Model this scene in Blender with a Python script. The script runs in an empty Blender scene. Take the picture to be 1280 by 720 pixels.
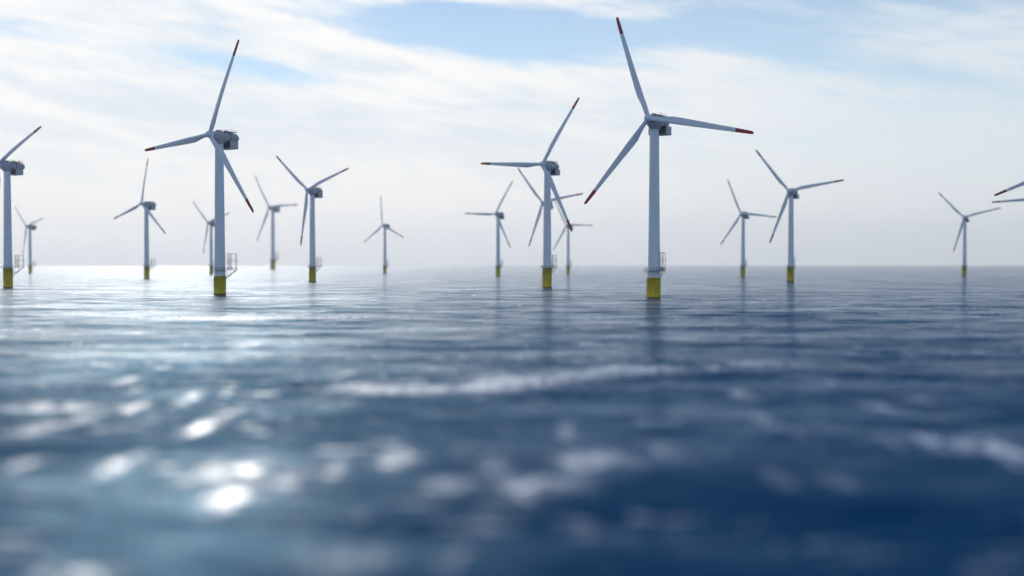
import bpy, math, random
import numpy as np
from mathutils import Vector, Matrix

R = math.radians
random.seed(7)
rng = np.random.default_rng(11)
sc = bpy.context.scene
COL = sc.collection

# ------------------------------------------------------------------ camera
CAM_H = 17.65
cam_d = bpy.data.cameras.new('camera')
cam_d.lens = 40.02
cam_d.sensor_width = 36.0
cam_d.clip_start = 0.5
cam_d.clip_end = 60000.0
cam = bpy.data.objects.new('camera', cam_d)
cam.location = (0, 0, CAM_H)
cam.rotation_euler = (R(90) - 0.02094, 0, 0)
COL.objects.link(cam)
sc.camera = cam
cam_d.dof.use_dof = True
cam_d.dof.focus_distance = 610.0
cam_d.dof.aperture_fstop = 0.04 / 2.0
cam_d.dof.aperture_blades = 0

# ------------------------------------------------------------------ colour
sc.view_settings.view_transform = 'Standard'
sc.view_settings.look = 'None'
sc.view_settings.exposure = 0.09
sc.view_settings.gamma = 1.0
sc.view_settings.use_curve_mapping = False

# ------------------------------------------------------------------ node helpers
class NT:
    def __init__(self, tree):
        self.t = tree
        self.n = tree.nodes
        self.l = tree.links
    def node(self, typ, **kw):
        nd = self.n.new(typ)
        for k, v in kw.items():
            setattr(nd, k, v)
        return nd
    def put(self, sock, v):
        if v is None:
            return
        if isinstance(v, bpy.types.NodeSocket):
            self.l.new(v, sock)
        else:
            if sock.type == 'RGBA' and len(v) == 3:
                v = (*v, 1)
            sock.default_value = v
    def m(self, op, a, b=None, c=None, clamp=False):
        nd = self.node('ShaderNodeMath', operation=op, use_clamp=clamp)
        self.put(nd.inputs[0], a)
        if b is not None: self.put(nd.inputs[1], b)
        if c is not None: self.put(nd.inputs[2], c)
        return nd.outputs[0]
    def mix(self, f, a, b):
        nd = self.node('ShaderNodeMix', data_type='RGBA')
        self.put(nd.inputs['Factor'], f)
        self.put(nd.inputs[6], a)
        self.put(nd.inputs[7], b)
        return nd.outputs[2]
    def comb(self, x, y, z):
        nd = self.node('ShaderNodeCombineXYZ')
        self.put(nd.inputs[0], x); self.put(nd.inputs[1], y); self.put(nd.inputs[2], z)
        return nd.outputs[0]
    def sep(self, v):
        nd = self.node('ShaderNodeSeparateXYZ')
        self.put(nd.inputs[0], v)
        return nd.outputs
    def noise(self, vec, scale=1.0, detail=4.0, rough=0.5, dist=0.0):
        nd = self.node('ShaderNodeTexNoise')
        self.put(nd.inputs['Vector'], vec)
        self.put(nd.inputs['Scale'], scale)
        self.put(nd.inputs['Detail'], detail)
        self.put(nd.inputs['Roughness'], rough)
        self.put(nd.inputs['Distortion'], dist)
        return nd.outputs[0]
    def ramp(self, f, lo, hi, to0=0.0, to1=1.0, smooth=True):
        nd = self.node('ShaderNodeMapRange', interpolation_type='SMOOTHSTEP' if smooth else 'LINEAR')
        self.put(nd.inputs[0], f)
        self.put(nd.inputs[1], lo); self.put(nd.inputs[2], hi)
        self.put(nd.inputs[3], to0); self.put(nd.inputs[4], to1)
        return nd.outputs[0]

# ------------------------------------------------------------------ world
SUN_EL, SUN_AZ = 27.0, -17.0          # azimuth measured from +Y towards +X
w = bpy.data.worlds.new("World")
sc.world = w
w.use_nodes = True
wt = NT(w.node_tree)
w.node_tree.nodes.clear()
sky = wt.node('ShaderNodeTexSky', sky_type='NISHITA')
sky.sun_disc = False
sky.sun_elevation = R(SUN_EL)
sky.sun_rotation = R(SUN_AZ)
sky.altitude = 0
sky.air_density = 1.0
sky.dust_density = 0.1
sky.ozone_density = 2.0
tc = wt.node('ShaderNodeTexCoord')
X, Y, Z = wt.sep(tc.outputs['Generated'])[:3]
u = wt.m('ARCTAN2', X, Y)
v = wt.m('ARCSINE', wt.m('MAXIMUM', wt.m('MINIMUM', Z, 1.0), -1.0))
av = wt.m('ABSOLUTE', v)
def blob(u0, v0, su, sv, k, shear=0.0):
    a = wt.m('DIVIDE', wt.m('SUBTRACT', u, u0), su)
    vv = wt.m('ADD', wt.m('SUBTRACT', v, v0), wt.m('MULTIPLY', wt.m('SUBTRACT', u, u0), shear))
    b = wt.m('DIVIDE', vv, sv)
    r2 = wt.m('ADD', wt.m('MULTIPLY', a, a), wt.m('MULTIPLY', b, b))
    return wt.m('MULTIPLY', wt.m('EXPONENT', wt.m('MULTIPLY', r2, -1.0)), k)
# streaky cloud texture, sheared so that the streaks fall away to the right on the left side
vs = wt.m('ADD', v, wt.m('MULTIPLY', u, 0.16))
n1 = wt.noise(wt.comb(wt.m('MULTIPLY', u, 5.0), wt.m('MULTIPLY', vs, 26.0), 3.1), 1.0, 9.0, 0.56, 0.35)
n2 = wt.noise(wt.comb(wt.m('MULTIPLY', u, 14.0), wt.m('MULTIPLY', vs, 60.0), 8.7), 1.0, 7.0, 0.6, 0.5)
n3 = wt.noise(wt.comb(wt.m('MULTIPLY', u, 2.2), wt.m('MULTIPLY', vs, 7.0), 1.3), 1.0, 5.0, 0.5, 0.3)
nz = wt.m('ADD', wt.m('MULTIPLY', wt.m('SUBTRACT', n1, 0.5), 1.9), wt.m('MULTIPLY', wt.m('SUBTRACT', n2, 0.5), 0.9))
def px(x, y):
    return math.atan((x - 640) / 1423), (331 - y) / 1423
cov = wt.m('SUBTRACT', 1.14, wt.ramp(v, 0.225, 0.30, 0.0, 0.95))
holes = [(540, 38, 0.105, 0.026, 0.95, 0.16), (690, 50, 0.11, 0.028, 0.85, 0.05), (1130, 8, 0.27, 0.050, 0.92, -0.05),
         (1110, 110, 0.13, 0.016, 0.40, 0.10), (1230, 150, 0.11, 0.030, 0.38, 0.0), (990, 70, 0.09, 0.016, 0.35, 0.15),
         (50, 68, 0.070, 0.0095, 0.62, 0.15), (370, 104, 0.085, 0.011, 0.55, 0.12), (260, 85, 0.06, 0.008, 0.4, 0.1),
         (1150, 215, 0.30, 0.045, 0.22, 0.0), (410, -25, 0.10, 0.01, 0.2, 0.0)]
for (x, y, su, sv, k, sh) in holes:
    u0, v0 = px(x, y)
    cov = wt.m('SUBTRACT', cov, blob(u0, v0, su, sv, k, sh))
for (x, y, su, sv, k, sh) in [(560, 2, 0.11, 0.007, 0.45, 0.0), (790, 27, 0.035, 0.006, 0.5, 0.0), (880, 18, 0.07, 0.006, 0.3, 0.0)]:
    u0, v0 = px(x, y)
    cov = wt.m('ADD', cov, blob(u0, v0, su, sv, k, sh))
# cloud thins only a little away from the sun, so the back sky stays bright
away = wt.ramp(wt.m('ABSOLUTE', wt.m('SUBTRACT', u, R(SUN_AZ))), 1.2, 2.2, 0.0, 0.15)
cov = wt.m('SUBTRACT', cov, away)
mask = wt.ramp(wt.m('ADD', cov, nz), 0.22, 0.98)
CL = 10.0
cloud_lo = (0.72 * CL, 0.79 * CL, 0.85 * CL)
cloud_hi = (0.92 * CL, 0.92 * CL, 0.91 * CL)
cn = wt.m('ADD', wt.m('MULTIPLY', n3, 0.3), wt.m('ADD', wt.m('MULTIPLY', n1, 0.45), wt.m('MULTIPLY', n2, 0.25)))
ccol = wt.mix(wt.ramp(cn, 0.40, 0.56), cloud_lo, cloud_hi)
# clouds to the right are thinner and bluer, unseen clouds behind the camera brightened to fill the turbines
ccol = wt.mix(wt.ramp(u, -0.10, 0.42, 0.0, 0.75), ccol, (0.64 * CL, 0.735 * CL, 0.81 * CL))
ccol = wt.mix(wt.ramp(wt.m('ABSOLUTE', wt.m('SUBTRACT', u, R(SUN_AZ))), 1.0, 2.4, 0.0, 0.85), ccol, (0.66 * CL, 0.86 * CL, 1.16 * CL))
ccol = wt.mix(wt.ramp(v, 0.3, 0.9, 0.0, 0.6), ccol, (0.45 * CL, 0.55 * CL, 0.72 * CL))
skyc = wt.node('ShaderNodeVectorMath', operation='MULTIPLY')
wt.l.new(sky.outputs[0], skyc.inputs[0])
front = wt.ramp(wt.m('ABSOLUTE', u), 0.9, 1.8, 1.0, 0.0)
wt.l.new(wt.mix(wt.m('MULTIPLY', wt.ramp(v, 0.20, 0.33), front), wt.mix(blob(R(-17), 0.35, 0.5, 0.42, 1.0), (1.28, 1.12, 1.0), (0.74, 0.82, 0.86)), (0.22, 0.42, 0.74)), skyc.inputs[1])
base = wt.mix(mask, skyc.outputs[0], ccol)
# haze low over the sea: cream, then a lilac grey band on the horizon
wob = wt.m('MULTIPLY', wt.m('SUBTRACT', n3, 0.5), 0.03)
vh = wt.m('ADD', av, wob)
cream = wt.mix(wt.ramp(u, -0.2, 0.45), (0.88 * CL, 0.88 * CL, 0.86 * CL), (0.76 * CL, 0.80 * CL, 0.82 * CL))
cream = wt.mix(wt.ramp(wt.m('ABSOLUTE', u), 0.8, 2.4), cream, (0.62 * CL, 0.78 * CL, 1.02 * CL))  # unseen back sky raised in blue as fill light for the turbines
base = wt.mix(wt.ramp(vh, 0.05, 0.13, 0.85, 0.0), base, cream)
lilac = wt.mix(wt.ramp(wt.m('ABSOLUTE', u), 0.8, 2.4), (0.68 * CL, 0.72 * CL, 0.755 * CL), (0.56 * CL, 0.68 * CL, 0.86 * CL))
base = wt.mix(wt.ramp(vh, -0.015, 0.062, 1.0, 0.0), base, lilac)
# thin bright cloud round the hidden sun, above the frame
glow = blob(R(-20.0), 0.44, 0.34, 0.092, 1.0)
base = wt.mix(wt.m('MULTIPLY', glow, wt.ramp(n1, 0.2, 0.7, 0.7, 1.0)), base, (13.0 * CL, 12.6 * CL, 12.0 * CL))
bg = wt.node('ShaderNodeBackground')
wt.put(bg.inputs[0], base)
bg.inputs[1].default_value = 0.1
wo = wt.node('ShaderNodeOutputWorld')
wt.l.new(bg.outputs[0], wo.inputs[0])
w.cycles.sampling_method = 'MANUAL'
w.cycles.sample_map_resolution = 1024

# ------------------------------------------------------------------ sun
sd = bpy.data.lights.new('sun', 'SUN')
sd.energy = 0.8
sd.angle = R(11.0)
sd.color = (1.0, 0.95, 0.88)
sun = bpy.data.objects.new('sun', sd)
az, el = R(SUN_AZ), R(SUN_EL)
dvec = Vector((math.sin(az) * math.cos(el), math.cos(az) * math.cos(el), math.sin(el)))
sun.rotation_euler = dvec.to_track_quat('Z', 'Y').to_euler()
sun.location = (-300, 600, 400)
COL.objects.link(sun)

# ------------------------------------------------------------------ materials
def material(name, color, rough=0.5, metal=0.0, vary=0.0, scale=0.5, stretch=(1, 1, 1), spec=0.5):
    m = bpy.data.materials.new(name)
    m.use_nodes = True
    t = NT(m.node_tree)
    p = m.node_tree.nodes['Principled BSDF']
    p.inputs['Roughness'].default_value = rough
    p.inputs['Metallic'].default_value = metal
    p.inputs['Specular IOR Level'].default_value = spec
    if vary:
        c = t.node('ShaderNodeTexCoord')
        mp = t.node('ShaderNodeMapping')
        t.l.new(c.outputs['Object'], mp.inputs[0])
        mp.inputs['Scale'].default_value = stretch
        n = t.noise(mp.outputs[0], scale, 6, 0.6)
        dark = tuple(x * (1 - vary) for x in color)
        t.put(p.inputs['Base Color'], t.mix(t.ramp(n, 0.35, 0.7), color, dark))
        t.put(p.inputs['Roughness'], t.ramp(n, 0.3, 0.7, rough, min(1, rough + 0.15)))
    else:
        p.inputs['Base Color'].default_value = (*color, 1)
    return m, t, p

M = {}
M['paint'], _, _ = material('tower_paint', (0.78, 0.85, 0.92), 0.42, 0, 0.10, 0.35, (1, 1, 0.12))
M['blade'], _, _ = material('blade_gelcoat', (0.76, 0.83, 0.90), 0.35, 0, 0.07, 0.2)
M['nacelle'], _, _ = material('nacelle_paint', (0.40, 0.43, 0.50), 0.45, 0, 0.14, 0.5)
M['cooler'], _, _ = material('cooler_paint', (0.46, 0.50, 0.58), 0.5, 0, 0.12, 0.6)
M['dark'], _, _ = material('dark_seal', (0.06, 0.065, 0.085), 0.6, 0, 0.2, 1.0)
M['red'], _, _ = material('red_paint', (0.40, 0.007, 0.015), 0.45, 0, 0.12, 0.6)
M['steel'], _, _ = material('painted_steel', (0.16, 0.17, 0.20), 0.55, 0.2, 0.25, 0.8)
M['rail'], _, _ = material('orange_rail', (0.65, 0.22, 0.12), 0.5, 0, 0.1, 0.8)
def yellow_mat():
    m, t, p = material('yellow_paint', (0.88, 0.68, 0.008), 0.5)
    c = t.node('ShaderNodeTexCoord')
    x, y, z = t.sep(c.outputs['Object'])[:3]
    n = t.noise(t.comb(x, y, t.m('MULTIPLY', z, 0.15)), 1.3, 6, 0.65)
    col = t.mix(t.ramp(n, 0.35, 0.75), (0.88, 0.68, 0.008), (0.42, 0.32, 0.02))
    n2 = t.noise(t.comb(x, y, z), 1.6, 4, 0.6)
    zz = t.m('ADD', z, t.m('MULTIPLY', t.m('SUBTRACT', n2, 0.5), 1.2))
    p.inputs['Specular IOR Level'].default_value = 0.3
    t.put(p.inputs['Base Color'], t.mix(t.ramp(zz, 0.6, 1.9, 0.85, 0.0), col, (0.035, 0.045, 0.015)))   # weed line
    return m
M['yellow'] = yellow_mat()

C0 = 0.034
def sea_mat():
    m = bpy.data.materials.new('sea_water')
    m.use_nodes = True
    t = NT(m.node_tree)
    p = m.node_tree.nodes['Principled BSDF']
    g = t.node('ShaderNodeNewGeometry')
    x, y, z = t.sep(g.outputs['Position'])[:3]
    # ripples: anisotropic, crests lying mostly across the wind
    def rip(sx, sy, off, detail, rough, dist=0.0):
        return t.noise(t.comb(t.m('MULTIPLY', x, sx), t.m('MULTIPLY', y, sy), off), 1.0, detail, rough, dist)
    r1 = rip(0.07, 0.22, 2.0, 5, 0.55, 0.4)
    r2 = rip(0.24, 0.95, 5.0, 4, 0.55, 0.3)
    r3 = rip(0.8, 3.1, 9.0, 3, 0.5, 0.2)
    gust = t.ramp(rip(0.0035, 0.0085, 14.0, 4, 0.5, 0.5), 0.38, 0.62, 0.5, 1.3)
    h = t.m('ADD', t.m('MULTIPLY', r1, 0.8), t.m('MULTIPLY', r2, 0.30))
    h = t.m('ADD', h, t.m('MULTIPLY', r3, 0.07))
    bmp = t.node('ShaderNodeBump')
    bmp.inputs['Distance'].default_value = 1.0
    t.put(bmp.inputs['Strength'], 1.0)
    t.put(bmp.inputs['Height'], t.m('MULTIPLY', h, gust))
    # foam flecks on broken crests, plus sun sparkles painted as white specks
    f1 = t.ramp(rip(0.16, 0.5, 21.0, 6, 0.62, 0.6), 0.57, 0.68)
    f2 = t.ramp(rip(0.012, 0.05, 25.0, 3, 0.5, 0.4), 0.46, 0.62)
    at = t.node('ShaderNodeAttribute', attribute_name='foam_glint')
    fn = t.ramp(rip(0.55, 0.6, 31.0, 7, 0.7, 0.5), 0.44, 0.52)
    fr2 = rip(0.035, 0.050, 47.0, 11, 0.75, 0.3)
    f1 = t.m('MAXIMUM', t.m('MULTIPLY', f1, f2), t.ramp(fr2, 0.625, 0.69))
    fr3 = rip(0.21, 0.30, 53.0, 9, 0.72, 0.2)  # glint mask: sun sparkles put into the colour as pale dots
    f1 = t.m('MAXIMUM', f1, t.m('MULTIPLY', t.ramp(fr3, 0.63, 0.69), t.m('ADD', t.m('MULTIPLY', f2, 0.7), 0.4)))
    foam_glint = t.m('ADD', t.m('MULTIPLY', f1, 0.8), t.m('MULTIPLY', at.outputs['Fac'], fn), None, True)
    # body colour of deep water (or foam and painted sparkle) under a surface that mirrors more the flatter it is seen
    def facing(nsock):
        d = t.node('ShaderNodeVectorMath', operation='DOT_PRODUCT')
        t.l.new(g.outputs['Incoming'], d.inputs[0]); t.l.new(nsock, d.inputs[1])
        return t.m('MAXIMUM', d.outputs['Value'], 0.003)
    c = t.m('ADD', t.m('MULTIPLY', facing(g.outputs['Normal']), 0.3), t.m('MULTIPLY', facing(bmp.outputs[0]), 0.7))
    fr = rip(0.016, 0.026, 41.0, 11, 0.72, 0.3)           # cat's paws: ruffled and slick patches of every size
    slick = t.ramp(fr, 0.42, 0.72, 0.6, 1.75)
    fac = t.m('DIVIDE', 1.0, t.m('ADD', 1.0, t.m('POWER', t.m('DIVIDE', c, t.m('MULTIPLY', slick, C0)), 1.65)))
    fac = t.m('MINIMUM', fac, 0.86)
    fac = t.m('MULTIPLY', fac, t.m('SUBTRACT', 1.0, t.m('MULTIPLY', foam_glint, 0.9)))
    t.n.remove(p)
    df = t.node('ShaderNodeBsdfDiffuse')
    t.put(df.inputs['Color'], t.mix(foam_glint, (0.001, 0.050, 0.135), (0.87, 0.93, 0.98)))
    gt = t.mix(t.ramp(fac, 0.06, 0.70), (0.46, 0.79, 1.0), (0.97, 0.99, 1.0))
    def gloss(r):
        q = t.node('ShaderNodeBsdfAnisotropic')
        q.inputs['Roughness'].default_value = r
        t.put(q.inputs['Color'], gt)
        t.l.new(bmp.outputs[0], q.inputs['Normal'])
        return q
    ga, gb, gc = gloss(0.09), gloss(0.035), gloss(0.38)
    g1 = t.node('ShaderNodeMixShader')
    g1.inputs[0].default_value = 0.22
    t.l.new(ga.outputs[0], g1.inputs[1]); t.l.new(gb.outputs[0], g1.inputs[2])
    gl = t.node('ShaderNodeMixShader')
    gl.inputs[0].default_value = 0.24
    t.l.new(g1.outputs[0], gl.inputs[1]); t.l.new(gc.outputs[0], gl.inputs[2])
    mx = t.node('ShaderNodeMixShader')
    t.put(mx.inputs[0], fac)
    t.l.new(df.outputs[0], mx.inputs[1]); t.l.new(gl.outputs[0], mx.inputs[2])
    fg = t.node('ShaderNodeBsdfAnisotropic')
    fg.inputs['Roughness'].default_value = 0.28
    t.l.new(bmp.outputs[0], fg.inputs['Normal'])
    mx2 = t.node('ShaderNodeMixShader')
    t.put(mx2.inputs[0], t.m('MULTIPLY', foam_glint, 0.45))
    t.l.new(mx.outputs[0], mx2.inputs[1]); t.l.new(fg.outputs[0], mx2.inputs[2])
    mx = mx2
    t.l.new(mx.outputs[0], t.n['Material Output'].inputs['Surface'])
    return m

# ------------------------------------------------------------------ sea
def wave_tile(N, L, lmin, lmax, hs, seed, spread=3.0, ang=0.0):
    r = np.random.default_rng(seed)
    k1 = np.fft.fftfreq(N, L / N) * 2 * np.pi
    kx, ky = np.meshgrid(k1, k1, indexing='ij')
    k = np.hypot(kx, ky); k[0, 0] = 1
    c = np.abs(np.cos(np.arctan2(kx, ky) - ang)) ** spread
    lam = 2 * np.pi / k
    S = np.where((lam > lmin) & (lam < lmax), k ** -3.4, 0) * (c + 0.03)
    S[0, 0] = 0
    a = (r.normal(size=(N, N)) + 1j * r.normal(size=(N, N))) * np.sqrt(S)
    z = np.real(np.fft.ifft2(a))
    return z / z.std() * hs / 4
def sample(tile, L, x, y):
    N = tile.shape[0]
    fx = (x / L * N) % N; fy = (y / L * N) % N
    i = np.floor(fx).astype(int); j = np.floor(fy).astype(int)
    a = fx - i; b = fy - j
    i %= N; j %= N
    i2 = (i + 1) % N; j2 = (j + 1) % N
    return (tile[i, j] * (1 - a) * (1 - b) + tile[i2, j] * a * (1 - b) + tile[i, j2] * (1 - a) * b + tile[i2, j2] * a * b)
FOAM_GLINTS = [(-23.1, 164.4, 3.47, 5.38, 0.5), (-15.8, 160.2, 5.63, 5.11, 0.9), (-4.6, 162.2, 4.56, 6.29, 0.8), (1.2, 169.9, 5.37, 6.9, 0.9), (10.1, 179.7, 6.31, 7.71, 0.5), (17.9, 189.1, 5.98, 7.12, 0.5), (25.4, 190.6, 4.69, 5.78, 0.4), (-101.5, 370.4, 20.83, 12.02, 0.36), (-81.9, 376.0, 21.14, 11.26, 0.41), (-51.0, 381.7, 16.09, 12.76, 0.27), (-29.1, 376.0, 13.21, 12.38, 0.27), (-128.5, 406.4, 14.28, 13.15, 0.18), (-33.9, 98.6, 0.83, 3.87, 1.3), (-42.3, 98.6, 0.83, 3.48, 0.7), (-49.2, 128.9, 1.09, 5.29, 0.4), (-51.7, 122.6, 1.72, 4.79, 0.5), (-57.6, 141.3, 5.96, 3.97, 0.4), (-47.4, 142.1, 1.4, 4.82, 0.4), (-42.9, 150.6, 1.06, 5.42, 0.4), (-33.9, 123.8, 1.04, 5.5, 0.9), (-59.1, 173.5, 1.46, 5.99, 0.4), (-33.6, 137.4, 0.87, 5.26, 0.4), (-21.0, 84.3, 1.42, 3.12, 1.1), (-22.1, 95.9, 1.62, 3.3, 0.7), (-24.9, 93.1, 1.83, 3.45, 0.5), (-10.2, 103.4, 1.24, 3.41, 1.0), (-15.1, 96.7, 0.82, 4.09, 0.45), (-18.0, 93.1, 1.05, 5.52, 0.35), (-5.1, 90.4, 1.91, 3.25, 0.45), (-1.7, 99.4, 1.26, 3.54, 0.35), (0.6, 89.1, 1.5, 3.8, 0.7), (3.2, 91.4, 2.89, 2.99, 0.45), (6.1, 102.2, 1.87, 3.74, 0.9), (9.2, 104.7, 2.21, 3.49, 0.45), (5.9, 119.7, 0.93, 4.56, 0.5), (42.0, 113.7, 1.44, 4.12, 0.7), (44.4, 110.7, 2.18, 2.93, 0.6), (46.7, 106.5, 1.27, 5.42, 1.2), (47.1, 111.7, 1.26, 2.98, 0.8), (46.0, 141.3, 1.39, 4.77, 0.6), (53.0, 147.9, 2.08, 4.36, 0.3), (30.9, 154.3, 1.3, 4.74, 0.7), (28.4, 130.3, 1.01, 4.73, 0.45), (43.1, 201.2, 5.09, 5.64, 0.6), (34.0, 193.5, 1.63, 5.96, 0.4), (21.9, 93.1, 0.92, 3.8, 0.25), (26.6, 92.4, 1.17, 3.4, 0.35), (14.6, 109.3, 1.54, 4.76, 0.3), (-24.6, 64.8, 1.59, 1.17, 0.7), (-27.2, 65.1, 0.73, 1.01, 0.5), (-9.5, 67.9, 2.39, 2.57, 0.2), (29.4, 119.7, 1.01, 4.56, 0.2), (37.7, 114.3, 0.8, 4.16, 0.25), (50.9, 201.2, 2.83, 4.84, 0.3), (67.2, 434.5, 6.11, 11.28, 0.18), (97.7, 434.5, 7.63, 11.28, 0.23), (136.4, 413.1, 14.51, 10.19, 0.18), (-15.1, 536.7, 26.4, 13.76, 0.23), (19.3, 458.3, 9.66, 12.55, 0.18), (-57.2, 246.7, 2.43, 7.27, 0.5), (-13.4, 190.6, 2.68, 5.78, 0.3)]  # foam patches, with blurred sun sparkles painted in as white blobs
# broken water round the nearer piles
for (px_, py_) in ((71.3, 571.6), (-164.6, 641.6), (25.8, 831.6), (-367.2, 829.5)):
    FOAM_GLINTS += [(px_ - 3, py_ - 6, 7.0, 5.0, 0.5), (px_ + 9, py_ + 2, 10.0, 4.0, 0.4)]
def build_sea():
    tl = [(wave_tile(256, 1130., 35, 140, 0.55, 3, 5.0, 0.12), 1130., 0.2, 30.),
          (wave_tile(512, 613., 10, 35, 0.42, 4, 3.0, -0.1), 613., -0.25, 10.),
          (wave_tile(512, 211., 2.5, 10, 0.20, 5, 2.0, 0.2), 211., 0.1, 3.)]
    rr = [1.0]
    while rr[-1] < 13900:
        rr.append(rr[-1] + max(0.45, rr[-1] * 0.0065))
    rr = np.array(rr)
    th = np.concatenate([np.arange(-180, -36, 4.0), np.linspace(-36, 36, 561), np.arange(40, 180, 4.0)])
    th = np.radians(th)
    nr, nt = len(rr), len(th)
    Rg, Tg = np.meshgrid(rr, th, indexing='ij')
    x = Rg * np.sin(Tg); y = Rg * np.cos(Tg)
    z = np.zeros_like(x)
    sp = np.maximum(0.45, Rg * 0.0065)
    for tile, L, rot, lm in tl:
        c, s = math.cos(rot), math.sin(rot)
        f = np.clip((lm / sp - 1.0) / 1.5, 0, 1)
        z += f * sample(tile, L, x * c + y * s, -x * s + y * c)
    V = np.stack([x, y, z], -1).reshape(-1, 3)
    V = np.vstack([V, [[0, 0, 0]]])
    i = np.arange(nr - 1)[:, None]; j = np.arange(nt)[None, :]
    j2 = (j + 1) % nt
    F = np.stack([i * nt + j, i * nt + j2, (i + 1) * nt + j2, (i + 1) * nt + j], -1).reshape(-1, 4)
    C = len(V) - 1
    T = np.stack([np.full(nt, C), (np.arange(nt) + 1) % nt, np.arange(nt)], -1)
    me = bpy.data.meshes.new('sea')
    nq, n3_ = len(F), len(T)
    me.vertices.add(len(V)); me.vertices.foreach_set('co', V.astype(np.float32).ravel())
    idx = np.concatenate([F[:, ::-1].ravel(), T[:, ::-1].ravel()])
    me.loops.add(len(idx)); me.loops.foreach_set('vertex_index', idx.astype(np.int32))
    me.polygons.add(nq + n3_)
    st = np.concatenate([np.arange(nq) * 4, nq * 4 + np.arange(n3_) * 3])
    me.polygons.foreach_set('loop_start', st.astype(np.int32))
    me.update(calc_edges=True)
    me.polygons.foreach_set('use_smooth', np.ones(nq + n3_, bool))
    me.validate()
    if me.polygons[100].normal.z < 0:
        me.flip_normals()
    fo = np.zeros(len(V))
    vx, vy = V[:, 0], V[:, 1]
    for (fx, fy, fw, fh, k) in FOAM_GLINTS:
        # centre, half width and half depth in metres on the water
        fo += 1.3 * k * np.exp(-((vx - fx) / fw) ** 2 - ((vy - fy) / fh) ** 2)
    at = me.attributes.new('foam_glint', 'FLOAT', 'POINT')
    at.data.foreach_set('value', np.clip(fo, 0, 1.6).astype(np.float32))
    me.materials.append(sea_mat())
    o = bpy.data.objects.new('sea', me)
    o['kind'] = 'structure'
    o['label'] = 'dark blue sea with small waves and silver sun glitter'
    COL.objects.link(o)
build_sea()

# ------------------------------------------------------------------ haze
def build_haze():
    me = bpy.data.meshes.new('haze')
    a, z0, z1 = 14500.0, -3.0, 420.0
    v = [(x, y, z) for z in (z0, z1) for (x, y) in ((-a, -a), (a, -a), (a, a), (-a, a))]
    f = [(0, 3, 2, 1), (4, 5, 6, 7), (0, 1, 5, 4), (1, 2, 6, 5), (2, 3, 7, 6), (3, 0, 4, 7)]
    me.from_pydata(v, [], f)
    m = bpy.data.materials.new('sea_haze')
    m.use_nodes = True
    t = NT(m.node_tree)
    t.n.clear()
    pv = t.node('ShaderNodeVolumePrincipled')
    pv.inputs['Color'].default_value = (0.93, 0.95, 1.0, 1)
    pv.inputs['Density'].default_value = HAZE
    pv.inputs['Anisotropy'].default_value = 0.55
    mo = t.node('ShaderNodeOutputMaterial')
    t.l.new(pv.outputs[0], mo.inputs['Volume'])
    me.materials.append(m)
    o = bpy.data.objects.new('haze', me)
    o['kind'] = 'stuff'
    o['label'] = 'thin pale sea haze fading the far turbines'
    COL.objects.link(o)
HAZE = 0.000045
if HAZE:
    build_haze()

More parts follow.
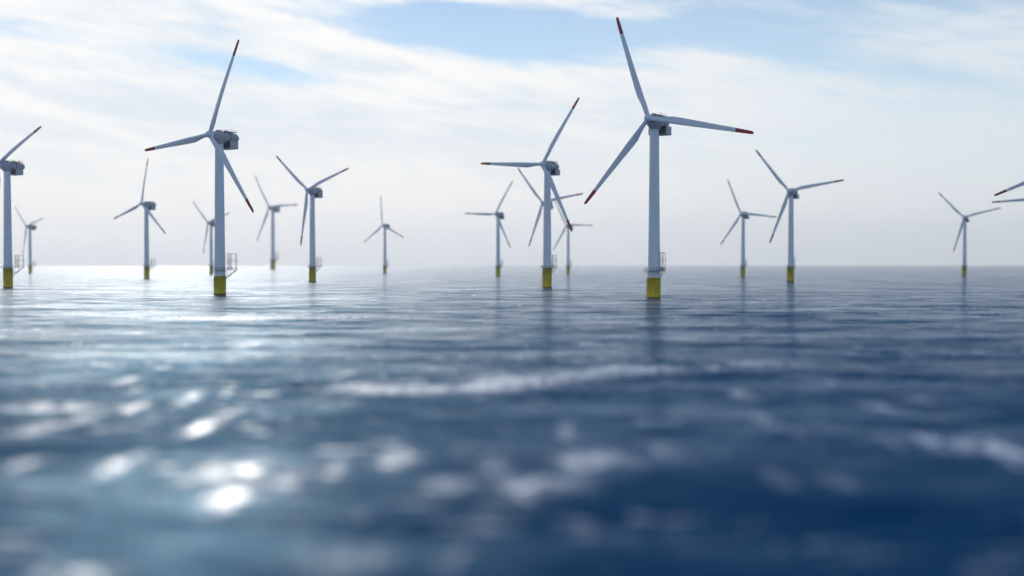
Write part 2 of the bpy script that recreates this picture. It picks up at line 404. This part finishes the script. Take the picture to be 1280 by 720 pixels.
# ------------------------------------------------------------------ mesh helper
class MB:
    def __init__(self):
        self.v = []; self.f = []; self.mi = []; self.cur = 0; self.sm = []
    def add(self, verts, faces, smooth=False):
        b = len(self.v)
        self.v += [tuple(p) for p in verts]
        self.f += [tuple(b + i for i in f) for f in faces]
        self.mi += [self.cur] * len(faces)
        self.sm += [smooth] * len(faces)
    def box(self, c, s, rot=None, bev=0.0):
        hx, hy, hz = s[0] / 2, s[1] / 2, s[2] / 2
        if bev <= 0:
            P = [Vector((x, y, z)) for z in (-hz, hz) for (x, y) in ((-hx, -hy), (hx, -hy), (hx, hy), (-hx, hy))]
            F = [(0, 3, 2, 1), (4, 5, 6, 7), (0, 1, 5, 4), (1, 2, 6, 5), (2, 3, 7, 6), (3, 0, 4, 7)]
        else:
            b = bev
            P = []
            for z, k in ((-hz, b), (-hz + b, 0), (hz - b, 0), (hz, b)):
                X_, Y_ = hx - k, hy - k
                q = [(-X_ + b, -Y_), (X_ - b, -Y_), (X_, -Y_ + b), (X_, Y_ - b), (X_ - b, Y_), (-X_ + b, Y_), (-X_, Y_ - b), (-X_, -Y_ + b)]
                P += [Vector((x, y, z)) for x, y in q]
            F = [tuple(range(7, -1, -1)), tuple(range(24, 32))]
            for k in range(3):
                for i in range(8):
                    F.append((k * 8 + i, k * 8 + (i + 1) % 8, (k + 1) * 8 + (i + 1) % 8, (k + 1) * 8 + i))
        c = Vector(c)
        P = [(rot @ p if rot else p) + c for p in P]
        self.add(P, F)
    def tube(self, a, b, r, n=8, r2=None, caps=True, smooth=True):
        a = Vector(a); b = Vector(b); r2 = r if r2 is None else r2
        d = (b - a).normalized()
        s = d.orthogonal().normalized(); q = d.cross(s)
        P = []
        for p, rad in ((a, r), (b, r2)):
            for i in range(n):
                t = 2 * math.pi * i / n
                P.append(p + (s * math.cos(t) + q * math.sin(t)) * rad)
        self.add(P, [(i, (i + 1) % n, n + (i + 1) % n, n + i) for i in range(n)], smooth)
        if caps:
            self.add(P, [tuple(range(n - 1, -1, -1)), tuple(range(n, 2 * n))])
    def lathe(self, prof, n=32, mat=None, caps=True, smooth=True):
        # profile of (radius, height) round local Z, then transformed
        P = []
        for r, h in prof:
            for i in range(n):
                t = 2 * math.pi * i / n
                p = Vector((r * math.cos(t), r * math.sin(t), h))
                P.append(mat @ p if mat else p)
        F = []
        for k in range(len(prof) - 1):
            for i in range(n):
                F.append((k * n + i, k * n + (i + 1) % n, (k + 1) * n + (i + 1) % n, (k + 1) * n + i))
        self.add(P, F, smooth)
        if caps:
            m = (len(prof) - 1) * n
            self.add(P, [tuple(range(n - 1, -1, -1)), tuple(range(m, m + n))])
    def loft(self, rings, smooth=True, caps=True):
        n = len(rings[0])
        P = [p for r in rings for p in r]
        F = []
        for k in range(len(rings) - 1):
            for i in range(n):
                F.append((k * n + i, k * n + (i + 1) % n, (k + 1) * n + (i + 1) % n, (k + 1) * n + i))
        self.add(P, F, smooth)
        if caps:
            m = (len(rings) - 1) * n
            self.add(P, [tuple(range(n - 1, -1, -1)), tuple(range(m, m + n))])
    def build(self, name, mats, parent=None, loc=(0, 0, 0)):
        me = bpy.data.meshes.new(name)
        me.from_pydata([tuple(p) for p in self.v], [], self.f)
        for m in (mats if isinstance(mats, (list, tuple)) else [mats]):
            me.materials.append(m)
        me.polygons.foreach_set('material_index', self.mi)
        me.polygons.foreach_set('use_smooth', self.sm)
        me.update()
        o = bpy.data.objects.new(name, me)
        o.location = loc
        COL.objects.link(o)
        if parent is not None:
            o.parent = parent
        return o

# ------------------------------------------------------------------ turbine
# Local frame: +X points up-wind along the rotor axis (the hub side), Z up, origin at the waterline.
HUB_Z, OVER, BLADE = 90.0, 7.13, 54.9
DECK_Z = 14.9

def make_turbine(low_paint, balcony):
    deck = 14.2 if low_paint else 14.9
    ytop = 11.0 if low_paint else 14.75
    root = bpy.data.objects.new('wind_turbine', None)
    root.empty_display_size = 5
    COL.objects.link(root)
    # yellow foundation pile, standing in the water
    b = MB()
    b.lathe([(3.35, -6), (3.35, 0), (3.33, ytop - 0.6), (3.42, ytop - 0.6), (3.42, ytop)], 40)
    b.build('foundation', M['yellow'], root)
    # tower
    b = MB()
    for z0_, z1_, r0, r1 in ((ytop + 0.003, 38, 3.08, 2.78), (38, 62, 2.78, 2.56), (62, 85.9, 2.56, 2.30)):
        b.lathe([(r0, z0_), (r1, z1_)], 56)
        b.lathe([(r1 + 0.03, z1_ - 0.12), (r1 + 0.03, z1_ + 0.12)], 56)
    tw = b.build('tower', M['paint'], root)
    # service door
    b = MB()
    b.box((0.0, -3.06, deck + 1.5), (1.1, 0.16, 2.2), bev=0.04)
    b.box((0.0, -3.12, deck + 1.5), (0.85, 0.14, 1.9))
    b.build('door', M['cooler'], root)
    # work platform, with an arm running out behind the rotor
    b = MB()
    n = 20; ro = 4.9
    ring = [(ro * math.cos(2 * math.pi * i / n), ro * math.sin(2 * math.pi * i / n)) for i in range(n)]
    P = [(x, y, z) for z in (deck, deck + 0.22) for x, y in ring]
    b.add(P, [tuple(range(n - 1, -1, -1)), tuple(range(n, 2 * n))] + [(i, (i + 1) % n, n + (i + 1) % n, n + i) for i in range(n)])
    b.box((-8.6, 0, deck + 0.10), (8.4, 1.7, 0.20))
    if balcony:
        b.box((2.6, 4.6, deck + 0.09), (2.6, 3.4, 0.20))
    # brackets under the deck
    for i in range(8):
        t = 2 * math.pi * (i + 0.5) / 8
        b.tube((3.1 * math.cos(t), 3.1 * math.sin(t), deck - 1.5), (4.7 * math.cos(t), 4.7 * math.sin(t), deck), 0.07, 5)
    for s in (-0.6, 0.6):
        b.tube((-12.2, s, deck), (-3.3, s, deck - 5.6), 0.15, 6)
        b.tube((-8.0, s, deck), (-8.0, s, deck - 2.9), 0.09, 6)
        b.tube((-3.3, s, deck - 2.6), (-8.0, s, deck - 2.9), 0.09, 6)
        b.tube((-5.4, s, deck), (-5.4, s, deck - 4.3), 0.09, 6)
    pf = b.build('platform', M['steel'], root)
    # railing
    b = MB()
    for i in range(n):
        t = 2 * math.pi * i / n; t2 = 2 * math.pi * (i + 1) / n
        if abs(math.cos(t) + 1) < 0.03: continue
        x, y = 4.82 * math.cos(t), 4.82 * math.sin(t)
        x2, y2 = 4.82 * math.cos(t2), 4.82 * math.sin(t2)
        b.tube((x, y, deck + 0.2), (x, y, deck + 1.75), 0.06, 5)
        for h in (0.95, 1.75):
            b.tube((x, y, deck + h), (x2, y2, deck + h), 0.055, 5)
    for s in (-0.8, 0.8):
        for xx in np.linspace(-12.7, -5, 7):
            b.tube((xx, s, deck + 0.2), (xx, s, deck + 1.75), 0.055, 5)
        for h in (0.95, 1.75):
            b.tube((-12.7, s, deck + h), (-4.8, s, deck + h), 0.055, 5)
    for h in (0.95, 1.75):
        b.tube((-12.7, -0.8, deck + h), (-12.7, 0.8, deck + h), 0.055, 5)
    if balcony:
        c4 = [(1.4, 4.7), (1.4, 6.2), (3.8, 6.2), (3.8, 3.2)]
        for q in range(3):
            (xa, ya), (xb, yb) = c4[q], c4[q + 1]
            for h in (0.95, 1.75):
                b.tube((xa, ya, deck + h), (xb, yb, deck + h), 0.055, 5)
        for (xa, ya) in c4 + [(2.6, 6.2), (3.8, 4.7)]:
            b.tube((xa, ya, deck + 0.2), (xa, ya, deck + 1.75), 0.06, 5)
    b.build('railing', M['steel'], pf)
    # open access frame on the arm
    b = MB()
    H1, H2 = deck + 5.2, deck + 9.4
    xs = (-12.4, -8.6, -6.0)
    for s in (-0.55, 0.55):
        for xx in xs:
            b.tube((xx, s, deck + 0.2), (xx, s, H2), 0.13, 6)
        for z in (H1, H2):
            b.tube((-12.4, s, z), (-6.0, s, z), 0.12, 6)
        b.tube((-14.4, s, H1), (-12.4, s, H1), 0.10, 6)
        b.tube((-12.4, s, H1 + 1.2), (-6.0, s, H1 + 1.2), 0.06, 5)
        b.tube((-6.0, s, H1), (-8.6, s, deck + 0.3), 0.08, 6)
    for xx in xs:
        for z in (H1, H2, H1 + 1.2):
            b.tube((xx, -0.55, z), (xx, 0.55, z), 0.08, 5)
    b.box((-9.2, 0, H1 + 0.02), (6.2, 1.0, 0.08))
    for k in range(24):
        z = deck + 0.4 + k * 0.37
        b.tube((-7.5, -0.3, z), (-7.5, 0.3, z), 0.03, 4)
    for s in (-0.3, 0.3):
        b.tube((-7.5, s, deck + 0.2), (-7.5, s, H2), 0.05, 5)
    b.build('access_frame', M['steel'], root)
    # boat landing: two fender tubes, rungs and stand-offs
    b = MB()
    lt = R(148 + 122.6)                                     # in the turbine frame
    dx, dy = math.cos(lt), math.sin(lt)
    sx, sy = -dy, dx
    for s in (-0.8, 0.8):
        px_, py_ = dx * 3.95 + sx * s, dy * 3.95 + sy * s
        b.tube((px_, py_, -3), (px_, py_, 9.2), 0.17, 8)
        b.tube((px_, py_, 9.2), (dx * 3.3 + sx * s, dy * 3.3 + sy * s, 10.2), 0.17, 8)
        for z in (1.6, 4.8, 8.0):
            b.tube((px_, py_, z), (dx * 3.2 + sx * s, dy * 3.2 + sy * s, z), 0.13, 6)
    for s in (-0.3, 0.3):
        b.tube((dx * 3.7 + sx * s, dy * 3.7 + sy * s, -1), (dx * 3.7 + sx * s, dy * 3.7 + sy * s, deck), 0.06, 5)
    for k in range(36):
        z = 0.2 + k * 0.38
        b.tube((dx * 3.7 + sx * .3, dy * 3.7 + sy * .3, z), (dx * 3.7 - sx * .3, dy * 3.7 - sy * .3, z), 0.03, 4)
    b.build('boat_landing', M['yellow'], root)
    # nacelle: big drum, then a slimmer rounded tail
    RX = Matrix.Rotation(R(90), 4, 'Y')                    # local Z -> +X
    cz = 89.05
    b = MB()
    T = Matrix.Translation((0, 0, cz)) @ RX
    b.lathe([(1.7, 5.0), (2.3, 4.6), (2.95, 3.9), (3.3, 3.0), (3.42, 1.8), (3.46, -5.1), (3.25, -5.35)], 40, T)
    b.lathe([(2.75, 84.9), (2.75, 85.9), (2.9, 86.0), (2.9, 86.6)], 40)
    nac = b.build('nacelle', M['nacelle'], root)
    b = MB()
    b.lathe([(3.2, 5.30), (3.38, 5.36), (3.38, 6.0), (3.2, 6.1)], 40, Matrix.Translation((0, 0, cz)) @ Matrix.Rotation(R(-90), 4, 'Y'))
    b.box((-5.9, 0, cz - 0.6), (0.9, 4.6, 3.8), bev=0.2)
    b.build('seal_ring', M['dark'], nac)
    b = MB()
    def oct_ring(x, hw, z0, z1, k):
        return [Vector((x, yy, zz)) for yy, zz in ((-hw + k, z0), (hw - k, z0), (hw, z0 + k), (hw, z1 - k), (hw - k, z1), (-hw + k, z1), (-hw, z1 - k), (-hw, z0 + k))]
    b.loft([oct_ring(-6.05, 3.1, cz - 1.75, cz + 2.9, 1.15), oct_ring(-11.6, 3.0, cz - 1.75, cz + 2.5, 1.15), oct_ring(-12.9, 2.3, cz - 1.4, cz + 1.9, 0.9)], smooth=False)
    b.build('tail_cover', M['nacelle'], nac)
    # roof deck
    b = MB()
    b.box((-6.9, 0, cz + 3.42), (9.6, 4.4, 0.16))
    b.box((0.3, 0, cz + 3.62), (3.4, 1.9, 0.4), bev=0.08)
    b.box((-4.6, 0.6, cz + 3.68), (2.0, 1.3, 0.45), bev=0.1)
    b.box((-9.2, 0.0, cz + 3.62), (2.2, 1.6, 0.3), bev=0.08)
    for xx in (-11, -8):
        for s in (-1.9, 1.9):
            b.tube((xx, s, cz + 2.3), (xx, s, cz + 3.4), 0.12, 6)
    b.tube((-10.9, -1.2, cz + 3.4), (-10.9, -1.2, cz + 5.6), 0.06, 5)
    b.tube((-11.3, -1.2, cz + 5.2), (-10.5, -1.2, cz + 5.2), 0.05, 5)
    b.build('roof_deck', M['dark'], nac)
    b = MB()
    zr = cz + 3.5
    pts = [(-2.3, -2.15), (-2.3, 2.15), (-11.6, 2.15), (-11.6, -2.15)]
    for q in range(4):
        (xa, ya), (xb, yb) = pts[q], pts[(q + 1) % 4]
        for h in (0.55, 1.1):
            b.tube((xa, ya, zr + h), (xb, yb, zr + h), 0.026, 5)
        m_ = max(2, int(math.hypot(xb - xa, yb - ya) / 1.5))
        for k in range(m_):
            f_ = k / m_
            b.tube((xa + (xb - xa) * f_, ya + (yb - ya) * f_, zr), (xa + (xb - xa) * f_, ya + (yb - ya) * f_, zr + 1.1), 0.035, 5)
    b.build('roof_rail', M['rail'], nac)
    # cooler box slung under the tail, wider than the nacelle
    b = MB()
    b.box((-6.8, 0, 84.95), (6.0, 10.0, 4.3), bev=0.12)
    for s in (-1, 1):
        b.box((-6.8, s * 5.02, 84.95), (5.0, 0.12, 3.4))
    b.build('cooler_box', M['cooler'], root)
    b = MB()
    b.box((-3.75, 0, 85.2), (0.25, 9.2, 3.9))
    for k in range(9):
        b.box((-3.60, 0, 83.6 + k * 0.4), (0.12, 9.0, 0.12))
    b.build('cooler_grille', M['dark'], root)
    # rotor hub
    b = MB()
    prof = [(0.05, 2.5), (0.6, 2.42), (1.1, 2.2), (1.55, 1.75), (1.85, 1.15), (2.0, 0.4), (2.0, -0.9), (1.85, -1.6), (1.55, -2.3)]
    b.lathe([(r, h) for r, h in prof], 36, RX)
    hub = b.build('rotor_hub', M['paint'], root, (OVER, 0, HUB_Z))
    # blade pointing along +Z, rotor axis +X (up-wind); leading edge towards +Y or -Y
    def section(t):
        stc = [(0, 2.35), (0.04, 2.35), (0.12, 2.9), (0.20, 3.75), (0.28, 3.7), (0.45, 3.15), (0.65, 2.55), (0.82, 2.1), (0.93, 1.8), (0.985, 1.5), (1.0, 0.95)]
        sth = [(0, 1.0), (0.04, 1.0), (0.12, 0.72), (0.2, 0.42), (0.3, 0.30), (0.5, 0.23), (1.0, 0.17)]
        stw = [(0, 20), (0.2, 15), (0.4, 8), (0.7, 3), (1.0, 0)]
        tt = [q[0] for q in stc]
        ch = float(np.interp(t, tt, [q[1] for q in stc]))
        th_ = float(np.interp(t, [q[0] for q in sth], [q[1] for q in sth]))
        tw_ = R(float(np.interp(t, [q[0] for q in stw], [q[1] for q in stw])))
        bl = min(1, max(0, (t - 0.04) / 0.16)); bl = bl * bl * (3 - 2 * bl)
        z = 1.6 + t * (BLADE - 1.6)
        pre = -0.9 * t * t                                    # slight cone / bend
        pts = []
        NS = 20
        for k in range(NS):
            a = 2 * math.pi * k / NS
            cx_, cy_ = math.cos(a), math.sin(a)
            xc = (1 - cx_) / 2                               # 0 leading edge .. 1 trailing edge
            yt = 5 * th_ * (0.2969 * math.sqrt(max(xc, 0)) - 0.126 * xc - 0.3516 * xc ** 2 + 0.2843 * xc ** 3 - 0.1036 * xc ** 4) * (1 if cy_ >= 0 else -1)
            ca_ = (0.5 * (1 - bl) + 0.30 * bl)
            e = (ca_ - xc) * ch; f = (1 - bl) * (cy_ * ch / 2) + bl * yt * ch
            # e along leading edge direction (rotor plane), f along axis
            ex = e * math.cos(tw_) - f * math.sin(tw_)
            fx = e * math.sin(tw_) + f * math.cos(tw_)
            pts.append(Vector((fx + pre, LE * ex, z)))
        return pts
    LE = 1
    ts1 = [0, .02, .04, .07, .10, .13, .16, .20, .24, .28, .34, .40, .48, .56, .64, .72, .78, .83]
    ts2 = [.83, .87, .91, .95, .975, .99, 1.0]
    b = MB(); b.loft([section(t) for t in ts1])
    blade_mesh = b
    b2 = MB(); b2.loft([section(t) for t in ts2])
    bm_o = blade_mesh.build('blade', M['blade'], root, (OVER, 0, HUB_Z))
    tip = b2.build('blade_tip', M['red'], bm_o)
    tip['label'] = 'dark red painted blade tip'
    for k in range(2):
        c = bm_o.copy(); COL.objects.link(c); c.parent = root
        d = tip.copy(); COL.objects.link(d); d.parent = c
    return root

def children(o):
    return [c for c in bpy.data.objects if c.parent == o]
def copy_tree(o, parent=None):
    c = o.copy(); COL.objects.link(c)
    if parent is not None:
        c.parent = parent
        c.matrix_parent_inverse = o.matrix_parent_inverse.copy()
    for ch in children(o):
        copy_tree(ch, c)
    return c

# name, X, Y, rotor phase, yaw, scale, kind, label
TURB = [
 (71.3, 571.6, -18.7, -121.6, 1, 'b', 'largest turbine, nearest the camera, a white band between its platform and yellow base'),
 (-164.6, 641.6, 24.0, -122.1, 1, 'a', 'second largest turbine, left of centre, one blade up, drum nacelle seen from the side'),
 (25.8, 831.6, 33.7, -123.2, 1, 'c', 'mid-sized turbine just left of the largest one, with one blade lying level to the left'),
 (-367.2, 829.5, 64.5, -122.6, 1, 'c', 'turbine cut by the left edge of the picture, its visible blade rising to the right'),
 (-438.8, 1367.8, 12.1, -122.5, 1, 'c', 'distant turbine left of the second largest one, with a single blade standing almost upright'),
 (-922.4, 2180.0, -45.0, -124.0, 1, 'c', 'faint small turbine beside the half cut one at the far left'),
 (-523.1, 1981.0, -45.6, -123.2, 1, 'c', 'faint small turbine partly hidden behind the tower of the second largest turbine'),
 (-771.5, 3675.0, 0, -122.6, 2.232, 'c', 'hazy turbine whose yellow base ends highest, between the second largest turbine and its right neighbour'),
 (-195.4, 1115.3, -49.6, -122.2, 1, 'c', 'mid-distance turbine right of the second largest one, two blades raised in a wide V'),
 (-237.5, 2128.7, -4.3, -122.4, 1, 'c', 'faint small turbine standing alone in the open gap left of centre'),
 (-20.1, 1648.2, 32.6, -123.3, 1, 'c', 'small distant turbine with a level left blade, left of the mid-sized central one'),
 (39.6, 1345.7, -39.1, -122.3, 1, 'c', 'distant turbine whose tower is hidden behind the mid-sized central turbine, two blades showing each side'),
 (104.7, 2120.0, -32.0, -122.6, 1, 'c', 'faint small turbine between the mid-sized central turbine and the largest one'),
 (277.4, 1132.9, -38.8, -122.6, 1, 'c', 'mid-distance turbine right of the largest one, nearer of the pair there'),
 (332.8, 1640.0, -23.2, -127.1, 1, 'c', 'small turbine in the gap just right of the largest one, farther of the pair there'),
 (702.2, 1766.9, -43.7, -122.8, 1, 'c', 'small lone distant turbine near the right edge, whole rotor in view'),
 (401.9, 820.0, 0, -122.6, 1, 'c', 'turbine beyond the right edge, only one thick sloping blade with dark red tip showing'),
 (581.5, 1240.0, 0, -122.6, 1, 'c', 'turbine beyond the right edge, only the thinner lower level blade tip in view'),
]
PH = {7: -31.87, 12: -28.0, 16: -113.0, 17: -93.5}
protos = {}
for kd, (lp, bal) in {'b': (True, True), 'a': (True, False), 'c': (False, False)}.items():
    protos[kd] = make_turbine(lp, bal)
used = set()
for i, (x, y, ph, yaw, s, kd, lab) in enumerate(TURB):
    ph = PH.get(i, ph)
    p = protos[kd]
    if kd in used:
        t = copy_tree(p)
    else:
        used.add(kd); t = p
    t.location = (x, y, 0)
    t.rotation_euler = (0, 0, R(yaw))
    t.scale = (s, s, s)
    t['label'] = lab
    t['category'] = 'wind turbine'
    t['group'] = 'offshore wind turbines standing in the sea'
    bl = [c for c in children(t) if c.name.split('.')[0] == 'blade']
    for k, b_ in enumerate(bl):
        b_.rotation_euler = (-R(ph + 120 * k), 0, 0)
